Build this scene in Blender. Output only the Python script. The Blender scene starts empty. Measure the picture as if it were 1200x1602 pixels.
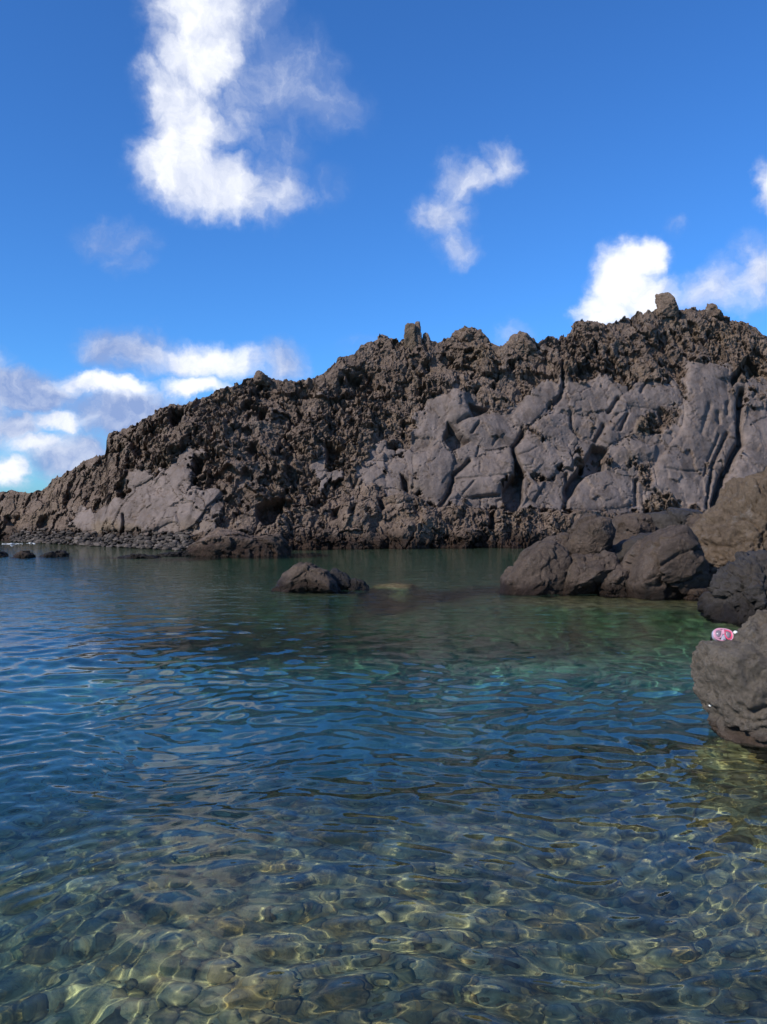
import bpy, bmesh, math, random
import numpy as np
from mathutils import Vector

# ------------------------------------------------------------------ camera, sun, exposure
S = bpy.context.scene
COL = S.collection
F = 1250.0          # focal length in photograph pixels
CX, HY = 600.0, 790.0   # photograph column of the view axis, row of the horizon
CAM_H = 2.0         # eye height over the water
cam = bpy.data.cameras.new('camera')
cam_o = bpy.data.objects.new('camera', cam)
COL.objects.link(cam_o)
cam_o.location = (0, 0, CAM_H)
cam_o.rotation_euler = (math.radians(90), 0, 0)
cam.sensor_fit = 'VERTICAL'
cam.sensor_height = 36
cam.lens = 36 * F / 1602
cam.shift_y = -(801 - HY) / 1602
cam.clip_end = 20000
S.camera = cam_o

SUN_DIR = Vector((-0.66, -0.52, 0.57)).normalized()
SUN_EL = math.asin(SUN_DIR.z)
SUN_ROT = math.atan2(SUN_DIR.x, SUN_DIR.y)
sl = bpy.data.lights.new('sun', 'SUN')
sl.energy = 4.6
sl.angle = math.radians(0.53)
sl.color = (1.0, 0.95, 0.87)
sl.cycles.is_caustics_light = True
so = bpy.data.objects.new('sun', sl)
COL.objects.link(so)
so.rotation_euler = SUN_DIR.to_track_quat('Z', 'Y').to_euler()
S.view_settings.view_transform = 'Standard'
S.view_settings.look = 'None'
S.view_settings.gamma = 1.0
S.view_settings.exposure = 0.0
S.cycles.use_denoising = True
S.cycles.sample_clamp_indirect = 6.0
S.cycles.max_bounces = 8
S.cycles.diffuse_bounces = 3
S.cycles.transmission_bounces = 6
S.cycles.glossy_bounces = 3
S.cycles.caustics_reflective = False

# ------------------------------------------------------------------ node expression helper
class X:
    """a socket in a node tree that can be added, multiplied ... by writing arithmetic"""
    def __init__(s, t, sock): s.t, s.s = t, sock
    def op(s, o, b=None, c=None, clamp=False):
        n = s.t.nodes.new('ShaderNodeMath'); n.operation = o; n.use_clamp = clamp
        for i, v in enumerate((s, b, c)):
            if v is None: continue
            if isinstance(v, X): s.t.links.new(v.s, n.inputs[i])
            else: n.inputs[i].default_value = v
        return X(s.t, n.outputs[0])
    def __add__(s, b): return s.op('ADD', b)
    __radd__ = __add__
    def __mul__(s, b): return s.op('MULTIPLY', b)
    __rmul__ = __mul__
    def __sub__(s, b): return s.op('SUBTRACT', b)
    def __rsub__(s, b): return (s * -1.0) + b
    def __truediv__(s, b): return s.op('DIVIDE', b)
    def mx(s, b): return s.op('MAXIMUM', b)
    def mn(s, b): return s.op('MINIMUM', b)
    def step(s, a, b, lo=0.0, hi=1.0):
        n = s.t.nodes.new('ShaderNodeMapRange'); n.interpolation_type = 'SMOOTHSTEP'
        s.t.links.new(s.s, n.inputs[0])
        for i, v in zip((1, 2, 3, 4), (a, b, lo, hi)): n.inputs[i].default_value = v
        return X(s.t, n.outputs[0])
    def lin(s, a, b, lo=0.0, hi=1.0):
        n = s.t.nodes.new('ShaderNodeMapRange'); n.interpolation_type = 'LINEAR'; n.clamp = True
        s.t.links.new(s.s, n.inputs[0])
        for i, v in zip((1, 2, 3, 4), (a, b, lo, hi)): n.inputs[i].default_value = v
        return X(s.t, n.outputs[0])

def node(t, kind, **kw):
    n = t.nodes.new(kind)
    for k, v in kw.items(): setattr(n, k, v)
    return n
def put(t, sock, v):
    if isinstance(v, X): t.links.new(v.s, sock)
    elif hasattr(v, 'is_output'): t.links.new(v, sock)
    else: sock.default_value = v
def mixc(t, fac, a, b):
    n = node(t, 'ShaderNodeMix', data_type='RGBA')
    put(t, n.inputs[0], fac)
    for i, v in ((6, a), (7, b)):
        if isinstance(v, tuple): n.inputs[i].default_value = (v[0], v[1], v[2], 1)
        else: put(t, n.inputs[i], v)
    return n.outputs[2]
def noise_tex(t, vec, scale, detail=6, rough=0.55, dist=0.0, w=None):
    n = node(t, 'ShaderNodeTexNoise')
    if w is not None:
        n.noise_dimensions = '4D'; n.inputs['W'].default_value = w
    put(t, n.inputs['Vector'], vec)
    n.inputs['Scale'].default_value = scale; n.inputs['Detail'].default_value = detail
    n.inputs['Roughness'].default_value = rough; n.inputs['Distortion'].default_value = dist
    return n

# ------------------------------------------------------------------ sky: Sky Texture + procedural cumulus
def build_world():
    w = bpy.data.worlds.new('World'); S.world = w; w.use_nodes = True
    w.cycles.sampling_method = 'MANUAL'; w.cycles.sample_map_resolution = 512
    t = w.node_tree; t.nodes.clear()
    out = node(t, 'ShaderNodeOutputWorld'); bg = node(t, 'ShaderNodeBackground')
    t.links.new(bg.outputs[0], out.inputs[0])
    sky = node(t, 'ShaderNodeTexSky', sky_type='NISHITA', sun_disc=False)
    sky.sun_elevation = SUN_EL; sky.sun_rotation = SUN_ROT
    sky.air_density = 1.0; sky.dust_density = 0.35; sky.ozone_density = 2.2
    bg.inputs[1].default_value = 0.107
    tint = node(t, 'ShaderNodeMix', data_type='RGBA', blend_type='MULTIPLY')
    tint.inputs[0].default_value = 1.0
    t.links.new(sky.outputs[0], tint.inputs[6]); tint.inputs[7].default_value = SKY_TINT
    tc = node(t, 'ShaderNodeTexCoord')
    sep = node(t, 'ShaderNodeSeparateXYZ'); t.links.new(tc.outputs['Generated'], sep.inputs[0])
    dx, dy, dz = (X(t, sep.outputs[i]) for i in range(3))
    az = dx.op('ARCTAN2', dy) * (180 / math.pi)      # degrees from the +Y axis, clockwise
    el = dz.op('ARCSINE') * (180 / math.pi)
    comb = node(t, 'ShaderNodeCombineXYZ')
    put(t, comb.inputs[0], az); put(t, comb.inputs[1], el)
    base = comb.outputs[0]
    # billowy distortion of the cloud outlines
    nw = noise_tex(t, base, 0.22, 5, 0.6)
    off = node(t, 'ShaderNodeVectorMath', operation='SUBTRACT'); t.links.new(nw.outputs['Color'], off.inputs[0]); off.inputs[1].default_value = (.5, .5, .5)
    wrp = node(t, 'ShaderNodeVectorMath', operation='MULTIPLY_ADD'); t.links.new(off.outputs[0], wrp.inputs[0]); wrp.inputs[1].default_value = (4.6, 4.2, 0); t.links.new(base, wrp.inputs[2])
    p = wrp.outputs[0]
    def blob(cx, cy, rx, ry, amp):
        a0 = math.degrees(math.atan((cx - CX) / F))
        e0 = math.degrees(math.atan((HY - cy) / F * math.cos(math.radians(a0))))
        ra = math.degrees(rx / F) * math.cos(math.radians(a0)) ** 2 ; re = math.degrees(ry / F) * math.cos(math.radians(e0)) ** 2
        n = node(t, 'ShaderNodeVectorMath', operation='MULTIPLY_ADD'); t.links.new(p, n.inputs[0])
        n.inputs[1].default_value = (1 / ra, 1 / re, 0); n.inputs[2].default_value = (-a0 / ra, -e0 / re, 0)
        l = node(t, 'ShaderNodeVectorMath', operation='LENGTH'); t.links.new(n.outputs[0], l.inputs[0])
        return X(t, l.outputs['Value']).step(1.55, 0.0, 0.0, amp * 1.12)
    dens = None; num = None; den = None
    for (cx, cy, rx, ry, amp, br) in CLOUDS:
        b = blob(cx, cy, rx, ry, amp)
        dens = b if dens is None else dens.mx(b)
        b2 = b * b
        num = b2 * br if num is None else b2.op('MULTIPLY_ADD', br, num)
        den = b2 if den is None else den + b2
    bright = num / (den + 0.005)
    # fair-weather cumulus over the unseen rest of the sky, cover thickened for whiter ambient light
    aw = az.op('ABSOLUTE').step(32, 48); ew = el.step(36, 50)
    outside = aw.mx(ew)
    dirv = node(t, 'ShaderNodeVectorMath', operation='MULTIPLY'); t.links.new(tc.outputs['Generated'], dirv.inputs[0]); dirv.inputs[1].default_value = (1, 1, 1.6)
    nf = noise_tex(t, dirv.outputs[0], 2.6, 6, 0.55, 0.3)
    field = X(t, nf.outputs['Fac']).step(0.46, 0.70) * outside * el.step(0, 6)
    bright = bright.mx(field * 0.8)
    dens = dens.mx(field)
    # fine structure
    n1 = X(t, noise_tex(t, p, 0.42, 8, 0.62).outputs['Fac'])
    sh = node(t, 'ShaderNodeVectorMath', operation='ADD'); t.links.new(p, sh.inputs[0]); sh.inputs[1].default_value = (-0.55, 0.55, 0)
    n2 = X(t, noise_tex(t, sh.outputs[0], 0.42, 5, 0.6).outputs['Fac'])
    a = (dens + (n1 - 0.5) * 0.62 * dens.step(0.0, 0.3))
    alpha = a.step(0.05, 0.84)
    lit = (n1 - n2) * 1.1 + bright + (a - 0.6) * 0.22
    lit = lit.lin(0.0, 1.0)
    shade_c = (2.7, 3.7, 6.5); lit_c = (9.8, 10.0, 10.6)
    ccol = mixc(t, lit, shade_c, lit_c)
    al = alpha * 0.96
    fin = mixc(t, al, tint.outputs[2], ccol)
    t.links.new(fin, bg.inputs[0])

SKY_TINT = (0.42, 0.98, 1.72, 1)
# cx, cy, rx, ry (photograph pixels, turned into angles), density, brightness
CLOUDS = [
    (318, 20, 85, 75, 1.0, .75), (320, 100, 75, 70, 1.0, .85), (262, 150, 55, 55, .85, .6), (300, 205, 70, 60, .95, .8),
    (285, 270, 75, 60, 1.0, .8), (355, 295, 95, 50, .9, .65), (430, 290, 55, 55, .6, .35),
    (440, 125, 105, 92, .50, .08), (505, 160, 76, 58, .46, .05), (405, 40, 50, 80, .40, .10), (372, 180, 50, 75, .50, .25), (440, 225, 60, 45, .36, .05), (505, 290, 55, 40, .26, .1),
    (180, 370, 75, 34, .36, .12), (205, 400, 40, 26, .32, .1),
    (690, 335, 56, 46, .56, .42), (722, 285, 50, 38, .56, .45), (786, 252, 40, 36, .60, .5), (752, 270, 38, 26, .5, .45), (712, 385, 48, 36, .48, .4),
    (975, 445, 55, 52, 1.0, 1.1), (1003, 408, 40, 34, 1.0, 1.15), (945, 485, 50, 32, 1.0, 1.05), (1015, 475, 60, 40, .8, .9),
    (1120, 455, 70, 40, .55, .6), (1175, 435, 50, 55, .6, .55), (1205, 295, 24, 45, .6, .7), (1055, 355, 26, 22, .25, .3),
    (165, 603, 82, 21, 1.0, 1.15), (330, 560, 110, 30, .8, .95), (310, 602, 62, 20, 1.0, 1.1), (70, 690, 66, 20, .85, .95),
    (20, 735, 40, 28, .85, .9), (80, 655, 66, 16, .75, .8), (110, 660, 34, 14, .75, 1.0),
    (205, 548, 95, 36, .72, .10), (55, 612, 100, 38, .95, .02), (440, 565, 55, 40, .65, .20), (210, 645, 120, 46, .95, .0),
    (15, 660, 60, 30, .9, .05), (120, 710, 90, 44, .85, .12), (800, 520, 40, 22, .3, .5), (560, 545, 50, 28, .2, .2), (-60, 640, 110, 90, .8, .4),
]
build_world()

# ------------------------------------------------------------------ numpy noise
_r = np.random.default_rng(11)
_PERM = np.concatenate([_r.permutation(256)] * 3).astype(np.int32)
_G = _r.normal(size=(256, 3)); _G = (_G / np.linalg.norm(_G, axis=1)[:, None]).astype(np.float32)
_RV = _r.random((256, 3)).astype(np.float32)
def perlin(p):
    p = np.asarray(p, np.float32)
    i = np.floor(p).astype(np.int32); f = p - i
    i &= 255
    u = f * f * f * (f * (f * 6 - 15) + 10)
    res = 0
    for a in (0, 1):
        ha = _PERM[i[:, 0] + a]; wx = u[:, 0] if a else 1 - u[:, 0]
        for b in (0, 1):
            hb = _PERM[ha + i[:, 1] + b]; wy = u[:, 1] if b else 1 - u[:, 1]
            for c in (0, 1):
                g = _G[_PERM[hb + i[:, 2] + c]]; wz = u[:, 2] if c else 1 - u[:, 2]
                d = g[:, 0] * (f[:, 0] - a) + g[:, 1] * (f[:, 1] - b) + g[:, 2] * (f[:, 2] - c)
                res = res + d * wx * wy * wz
    return res * 1.5
def fbm(p, o=4, gain=.5, lac=2.03):
    r = 0; a = 1; p = np.asarray(p, np.float32)
    for k in range(o):
        r = r + a * perlin(p + k * 17.3); p = p * lac; a *= gain
    return r
def ridged(p, o=4, gain=.5, lac=2.07):
    r = 0; a = 1; p = np.asarray(p, np.float32)
    for k in range(o):
        n = 1 - np.abs(perlin(p + k * 31.7)) * 1.6
        r = r + a * (n * n - .5); p = p * lac; a *= gain
    return r
def billow(p, o=4, gain=.5):
    r = 0; a = 1; p = np.asarray(p, np.float32)
    for k in range(o):
        r = r + a * (np.abs(perlin(p + k * 9.1)) * 2 - .5); p = p * 2.03; a *= gain
    return r
def worley(p, vec=False):
    p = np.asarray(p, np.float32); i = np.floor(p).astype(np.int32)
    f1 = np.full(len(p), 9., np.float32); f2 = f1.copy(); cid = np.zeros(len(p), np.int32); dv = np.zeros_like(p)
    for a in (-1, 0, 1):
        for b in (-1, 0, 1):
            for c in (-1, 0, 1):
                q = i + (a, b, c)
                h = _PERM[_PERM[_PERM[q[:, 0] & 255] + (q[:, 1] & 255)] + (q[:, 2] & 255)]
                e = p - q - _RV[h]; d = np.sqrt((e * e).sum(1))
                m = d < f1
                f2 = np.where(m, f1, np.minimum(f2, d)); cid = np.where(m, h, cid); f1 = np.where(m, d, f1)
                if vec: dv[m] = e[m]
    return (f1, f2, cid, dv) if vec else (f1, f2, cid)
def chunks(p, lift, tilt):
    """broken blocks: every cell has its own height and its own tilted face"""
    f1, f2, cid, dv = worley(p, True)
    return (_RV[cid][:, 0] - .5) * lift + ((_RV[(cid * 7 + 3) & 255] - .5) * dv).sum(1) * tilt, f2 - f1, cid
def sstep(x, a, b):
    t = np.clip((x - a) / (b - a), 0, 1); return t * t * (3 - 2 * t)
def seg_dist(u, v, pts, closed=False):
    d = np.full(u.shape, 1e9, np.float32); n = len(pts)
    for k in range(n if closed else n - 1):
        ax, ay = pts[k]; bx, by = pts[(k + 1) % n]; ex, ey = bx - ax, by - ay
        t = np.clip(((u - ax) * ex + (v - ay) * ey) / (ex * ex + ey * ey + 1e-9), 0, 1)
        d = np.minimum(d, np.hypot(u - ax - t * ex, v - ay - t * ey))
    return d
def inside(u, v, pts):
    r = np.zeros(u.shape, bool); n = len(pts)
    for k in range(n):
        ax, ay = pts[k]; bx, by = pts[(k + 1) % n]
        if ay == by: continue
        c = ((ay > v) != (by > v)) & (u < (bx - ax) * (v - ay) / (by - ay) + ax)
        r ^= c
    return r
def sdf(u, v, pts, pad=30):
    """signed distance (photograph pixels), positive inside; -pad where far away"""
    P = np.array(pts, float); out = np.full(u.shape, -float(pad), np.float32)
    m = (u > P[:, 0].min() - pad) & (u < P[:, 0].max() + pad) & (v > P[:, 1].min() - pad) & (v < P[:, 1].max() + pad)
    if not m.any(): return out
    uu, vv = u[m], v[m]; d = seg_dist(uu, vv, pts, True)
    out[m] = np.where(inside(uu, vv, pts), d, -np.minimum(d, pad)); return out
def unproject(u, v, D):
    return np.stack([(u - CX) / F * D, D, CAM_H - (v - HY) / F * D], -1)

# ------------------------------------------------------------------ objects
def link_mesh(name, verts, faces, mat=None, parent=None, smooth=True, attrs=None):
    verts = np.ascontiguousarray(verts, np.float32).reshape(-1, 3)
    me = bpy.data.meshes.new(name)
    faces = np.asarray(faces, np.int32); k = faces.shape[1]
    me.vertices.add(len(verts)); me.vertices.foreach_set('co', verts.ravel())
    me.loops.add(faces.size); me.loops.foreach_set('vertex_index', faces.ravel())
    me.polygons.add(len(faces)); me.polygons.foreach_set('loop_start', np.arange(len(faces), dtype=np.int32) * k)
    me.update(calc_edges=True); me.validate()
    for an, av in (attrs or {}).items():
        a = me.attributes.new(an, 'FLOAT', 'POINT'); a.data.foreach_set('value', np.ascontiguousarray(av, np.float32).ravel())
    if smooth: me.shade_smooth()
    o = bpy.data.objects.new(name, me); COL.objects.link(o)
    if mat: me.materials.append(mat)
    if parent: o.parent = parent
    return o
def grid_faces(r, c, flip=False):
    i = np.arange(r * c).reshape(r, c)
    f = np.stack([i[:-1, :-1], i[:-1, 1:], i[1:, 1:], i[1:, :-1]], -1).reshape(-1, 4)
    return f[:, ::-1] if flip else f
def tag(o, label=None, cat=None, group=None, kind=None):
    if label: o['label'] = label
    if cat: o['category'] = cat
    if group: o['group'] = group
    if kind: o['kind'] = kind
    return o

# ------------------------------------------------------------------ materials
def new_mat(name):
    m = bpy.data.materials.new(name); m.use_nodes = True
    t = m.node_tree; return m, t, t.nodes['Principled BSDF']
def attr(t, name):
    n = node(t, 'ShaderNodeAttribute', attribute_name=name); return X(t, n.outputs['Fac'])
def rock_mat(name, dark, light, slab=None, tan=None, wet=(0.02, 0.55), scale=1.0, bump=0.06, rough=0.9, wetdark=.26):
    m, t, bs = new_mat(name)
    geo = node(t, 'ShaderNodeNewGeometry'); pos = geo.outputs['Position']
    n1 = noise_tex(t, pos, 0.9 * scale, 8, 0.62); n2 = noise_tex(t, pos, 5.5 * scale, 8, 0.65); n3 = noise_tex(t, pos, 26 * scale, 6, 0.6)
    f = (X(t, n1.outputs['Fac']) * 1.1 + X(t, n2.outputs['Fac']) * 0.9 - 1.0).lin(-.32, .32)
    c = mixc(t, f, dark, light)
    n5 = noise_tex(t, pos, 2.2 * scale, 8, .7, w=4.0)
    c = mixc(t, X(t, n5.outputs['Fac']).step(.54, .70, 0, .6), c, tuple(q * 1.15 for q in (light[0], light[0] * .86, light[0] * .76)))
    c = mixc(t, X(t, n3.outputs['Fac']).step(.56, .70, 0, .6), c, tuple(q * .40 for q in dark))
    vo = node(t, 'ShaderNodeTexVoronoi'); t.links.new(pos, vo.inputs['Vector']); vo.inputs['Scale'].default_value = 9 * scale
    b = X(t, n2.outputs['Fac']) * 0.7 + X(t, n3.outputs['Fac']) * 0.5 - X(t, n3.outputs['Fac']).step(.62, .72) * .35 - X(t, vo.outputs['Distance']).step(.22, .05) * X(t, n5.outputs['Fac']).step(.45, .6) * .5
    bm = node(t, 'ShaderNodeBump'); bm.inputs['Distance'].default_value = bump
    n8 = noise_tex(t, pos, .5 * scale, 7, .68, w=9.0)
    c = mixc(t, X(t, n8.outputs['Fac']).step(.50, .64, 0, .40), c, (light[0] * .95, light[0] * .66, light[0] * .42))
    if slab:
        sm = attr(t, 'smooth')
        s1 = noise_tex(t, pos, 0.55 * scale, 6, 0.6); s2 = noise_tex(t, pos, 3.0 * scale, 8, 0.7)
        # streaks run down the face
        mp = node(t, 'ShaderNodeMapping'); mp.inputs['Scale'].default_value = (1.3, 1.3, .22); t.links.new(pos, mp.inputs[0])
        s3 = noise_tex(t, mp.outputs[0], 1.6, 6, 0.6)
        g = (X(t, s1.outputs['Fac']) + X(t, s2.outputs['Fac']) * .6 + X(t, s3.outputs['Fac']) * .7 - 1.15).lin(-.28, .28)
        sc = mixc(t, g, tuple(q * .62 for q in slab), tuple(q * 1.34 for q in slab))
        s4 = noise_tex(t, pos, 1.7 * scale, 9, .72)
        sc = mixc(t, X(t, s4.outputs['Fac']).step(.52, .66, 0, .55), sc, (slab[0] * .82, slab[1] * .70, slab[2] * .56))
        s5 = noise_tex(t, pos, 9 * scale, 6, .7)
        sc = mixc(t, X(t, s5.outputs['Fac']).step(.58, .70, 0, .45), sc, tuple(q * .45 for q in slab))
        c = mixc(t, sm, c, sc)
        bm_s = sm.lin(0, 1, 1.0, 0.62)
        put(t, bm.inputs['Strength'], bm_s)
    if tan:
        c = mixc(t, attr(t, 'tan'), c, mixc(t, f, tuple(q * .8 for q in tan), tan))
    n6 = noise_tex(t, pos, 11 * scale, 5, .75, w=None)
    c = mixc(t, X(t, n6.outputs['Fac']).step(.60, .74, 0, .55), c, tuple(min(.5, q * 1.7) for q in light))
    n7 = noise_tex(t, pos, 1.4 * scale, 7, .7, .6)
    c = mixc(t, X(t, n7.outputs['Fac']).step(.50, .66, 0, .55), c, tuple(q * .62 for q in dark))
    # dark crust below the splash line
    sep = node(t, 'ShaderNodeSeparateXYZ'); t.links.new(pos, sep.inputs[0])
    z = X(t, sep.outputs[2]) + (X(t, n1.outputs['Fac']) - .5) * (wet[1] * 1.2)
    wm = z.step(wet[1], wet[0])
    dk = node(t, 'ShaderNodeMix', data_type='RGBA', blend_type='MULTIPLY'); put(t, dk.inputs[0], wm)
    put(t, dk.inputs[6], c); dk.inputs[7].default_value = (wetdark, wetdark * .84, wetdark * .76, 1)
    put(t, bs.inputs['Base Color'], dk.outputs[2])
    put(t, bs.inputs['Roughness'], wm.lin(0, 1, rough, .45))
    bs.inputs['Specular IOR Level'].default_value = 0.25
    put(t, bm.inputs['Height'], b); t.links.new(bm.outputs[0], bs.inputs['Normal'])
    return m

M_CLIFF = rock_mat('lava_cliff_rock', (.108, .074, .056), (.290, .208, .160), slab=(.180, .140, .123), tan=(.20, .145, .095), wet=(.25, .95), bump=.22)
M_BOULDER = rock_mat('brown_boulder_rock', (.056, .040, .032), (.155, .112, .087), wet=(.10, .42), scale=2.2, bump=.11, wetdark=.28)
M_TAN = rock_mat('tan_outcrop_rock', (.108, .076, .052), (.218, .157, .110), wet=(.03, .35), scale=2.0, bump=.13)
M_DARK = rock_mat('dark_wet_rock', (.030, .026, .024), (.078, .066, .058), wet=(.03, .6), scale=2.5, bump=.07, rough=.55)
M_FRONT = rock_mat('grey_brown_foreground_rock', (.095, .078, .063), (.168, .140, .115), wet=(.02, .16), scale=4.5, bump=.040, wetdark=.6)

# ------------------------------------------------------------------ seabed depth
def seabed_z(x, y):
    """height of the pool floor: a stony shelf in front, a deep sandy basin, shoals round the rocks"""
    p = np.stack([x, y, np.zeros_like(x)], -1).reshape(-1, 3)
    n = fbm(p * .45, 3).reshape(x.shape); n2 = fbm(p * 1.3 + 5, 3).reshape(x.shape)
    edge = 6.3 + .22 * np.clip(x, -4, 6) + .8 * n
    shelf = .62 + .09 * np.clip(y - 2.5, 0, 9) + .10 * n2
    shelf = shelf + .55 * sstep(x + .35 * (y - 3) + .4 * n, -.4, -2.8)      # deeper to the left
    shelf = shelf - .25 * sstep(x - .22 * y, .7, 2.0)                     # shallower to the right
    deep = 2.15 + .25 * n + .8 * sstep(y, 9, 15)
    d = shelf + (deep - shelf) * sstep(y - edge, -.6, 2.6)
    d = d - 2.0 * sstep(y, 27, 37)                                         # shoals under the cliff
    def shoal(d, cx, cy, rx, ry, top):
        q = np.hypot((x - cx) / rx, (y - cy) / ry) + .18 * n2
        return d + (top - d) * sstep(q, 1.25, .55)
    d = shoal(d, .32, 20.2, .95, 1.1, .24)       # ledge right of the pool rock
    d = shoal(d, -1.4, 18.6, 1.6, 1.4, .5)
    d = shoal(d, 5.6, 17.2, 4.6, 2.2, .55)       # under the boulders on the right
    d = shoal(d, 7.6, 13.6, 2.3, 2.0, .45)
    d = shoal(d, 4.2, 6.6, 1.7, 1.6, .75)        # round the foreground rock
    d = np.where(y > 46, np.maximum(d, 1.4 + (y - 46) * .1), d)
    return -np.clip(d, .08, 14) + .05 * n2

def spaced(a, b, step): return np.linspace(a, b, max(2, int(round(abs(b - a) / step)) + 1))

def fan(vrows, ucols):
    D = CAM_H * F / (vrows - HY)
    U, DD = np.meshgrid(ucols, D)
    return (U - CX) / F * DD, DD

# ---- seabed mesh
vr = np.concatenate([[4200, 3000, 2400, 2000, 1850], spaced(1750, 1140, 4), spaced(1136, 900, 3), spaced(898, 836, 3), [832, 826, 820, 812, 804, 798, 794, 792, 791]])
uc = np.concatenate([[-4000, -2500, -1500, -1000, -600, -420], spaced(-300, 1500, 5), [1620, 1800, 2200, 2700, 3700, 5200]])
gx, gy = fan(vr, uc); gz = seabed_z(gx, gy)
def seabed_material():
    m, t, bs = new_mat('pool_floor')
    geo = node(t, 'ShaderNodeNewGeometry'); pos = geo.outputs['Position']
    n1 = noise_tex(t, pos, 1.1, 7, .6); n2 = noise_tex(t, pos, 5.0, 7, .65); n4 = noise_tex(t, pos, 2.3, 5, .6)
    stone = mixc(t, X(t, n2.outputs['Fac']).lin(.38, .62), (.15, .105, .05), (.66, .49, .23))
    stone = mixc(t, X(t, n4.outputs['Fac']).step(.50, .66), stone, (.42, .25, .08))
    sand_glow = mixc(t, X(t, n1.outputs['Fac']).lin(.38, .62), (.22, .40, .38), (.42, .60, .55))  # turquoise: the deep water's teal glow is put into the sand colour
    stone = mixc(t, attr(t, 'far_dark'), stone, mixc(t, X(t, n2.outputs['Fac']).lin(.38, .62), (.06, .065, .045), (.17, .16, .10)))  # floor colour goes darker towards the far side
    sd = attr(t, 'sand_glow')
    put(t, bs.inputs['Base Color'], mixc(t, sd, stone, sand_glow))
    bs.inputs['Roughness'].default_value = .95; bs.inputs['Specular IOR Level'].default_value = .0
    bm = node(t, 'ShaderNodeBump'); bm.inputs['Distance'].default_value = .05; put(t, bm.inputs['Height'], n2.outputs['Fac']); t.links.new(bm.outputs[0], bs.inputs['Normal'])
    return m
seabed = link_mesh('seabed', np.stack([gx, gy, gz], -1), grid_faces(len(vr), len(uc)), seabed_material(), attrs={'sand_glow': sstep(-gz, 1.5, 2.6) * sstep(gy, 5.5, 7.5) * sstep(gy, 15.5, 9.0), 'far_dark': sstep(gy, 8, 17) * (1 - np.exp(-((gx - .32) / .9) ** 2 - ((gy - 20.2) / 1.2) ** 2)) * (1 - .35 * sstep(gx, 2.2, 4) * sstep(gy, 19.5, 17))})
tag(seabed, 'stony and sandy floor of the pool under the clear water', kind='structure')
seabed.cycles.is_caustics_receiver = True

# ------------------------------------------------------------------ water surface
vr = np.concatenate([[4200, 3000, 2400, 2100, 1950, 1850, 1780, 1740], spaced(1710, 1000, 1.8), spaced(998.5, 836, 1.2), [834, 831, 827, 822, 816, 810, 804, 799, 795, 792.5, 791.2, 790.6]])
uc = np.concatenate([[-6000, -3500, -2300, -1700, -1300, -1100], spaced(-1000, -206, 4.5), spaced(-200, 1400, 2.2), spaced(1406, 2200, 4.5), [2300, 2500, 2900, 3500, 4700, 7200]])
gx, gy = fan(vr, uc)
wr = np.random.default_rng(5)
gz = np.zeros_like(gx)
sp = np.maximum(np.abs(np.gradient(gy, axis=0)), np.abs(np.gradient(gx, axis=1)))
pp = np.stack([gx, gy, np.zeros_like(gx)], -1).reshape(-1, 3)
wx = gx + .35 * fbm(pp * .5, 2).reshape(gx.shape); wy = gy + .35 * fbm(pp * .5 + 40, 2).reshape(gx.shape)
NW = 96
for i in range(NW):
    lam = .070 * (14.0 ** ((i + wr.random()) / NW))
    k = 2 * math.pi / lam
    a = math.radians(-75) + wr.normal() * (.62 if lam < .6 else .5)
    amp = .0158 * lam / (2 * math.pi) * (.55 if lam < .13 else 1.0 if lam < .40 else .42)
    fade = sstep(lam / sp, 2.2, 4.5)
    gz += amp * fade * np.sin(k * (wx * math.cos(a) + wy * math.sin(a)) + wr.random() * 6.28)
chop = 1.0 + .55 * sstep(gx / gy, -.08, -.45) * sstep(gy, 5, 12) - .25 * sstep(gy, 6, 3.5)
gust = 1 + .35 * fbm(pp * .16 + 9, 3).reshape(gx.shape)
gz *= chop * gust * sstep(gy, 400, 60)
depth = np.clip(-seabed_z(gx, gy), .05, 14)
def water_material():
    m = bpy.data.materials.new('clear_sea_water'); m.use_nodes = True
    t = m.node_tree; t.nodes.clear()
    out = node(t, 'ShaderNodeOutputMaterial')
    d = attr(t, 'depth')
    cc = node(t, 'ShaderNodeCombineColor')
    for i, k in enumerate(WATER_K): put(t, cc.inputs[i], (d * (-2 * k)).op('EXPONENT'))
    geo = node(t, 'ShaderNodeNewGeometry'); pos = geo.outputs['Position']
    sep = node(t, 'ShaderNodeSeparateXYZ'); t.links.new(pos, sep.inputs[0]); y = X(t, sep.outputs[1])
    mp = node(t, 'ShaderNodeMapping'); mp.inputs['Scale'].default_value = (.75, 1.25, 1); t.links.new(pos, mp.inputs[0])
    n1 = noise_tex(t, mp.outputs[0], 2.4, 4, .55, .3); n2 = noise_tex(t, mp.outputs[0], 6.0, 3, .5)
    h = X(t, n1.outputs['Fac']) + X(t, n2.outputs['Fac']) * .35
    bm = node(t, 'ShaderNodeBump'); bm.inputs['Distance'].default_value = .055
    put(t, bm.inputs['Strength'], y.step(8, 20, 0, .85)); put(t, bm.inputs['Height'], h)
    bs = node(t, 'ShaderNodeBsdfPrincipled')
    bs.inputs['Transmission Weight'].default_value = 1; bs.inputs['Roughness'].default_value = 0; bs.inputs['IOR'].default_value = 1.333
    t.links.new(cc.outputs[0], bs.inputs['Base Color']); t.links.new(bm.outputs[0], bs.inputs['Normal'])
    t.links.new(bs.outputs[0], out.inputs[0])
    return m
WATER_K = (.27, .055, .075)
water = link_mesh('water', np.stack([gx, gy, gz], -1), grid_faces(len(vr), len(uc)), water_material(), attrs={'depth': depth})
tag(water, 'clear rippled blue green water of the rock pool', kind='structure')
water.cycles.is_caustics_caster = True

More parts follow.
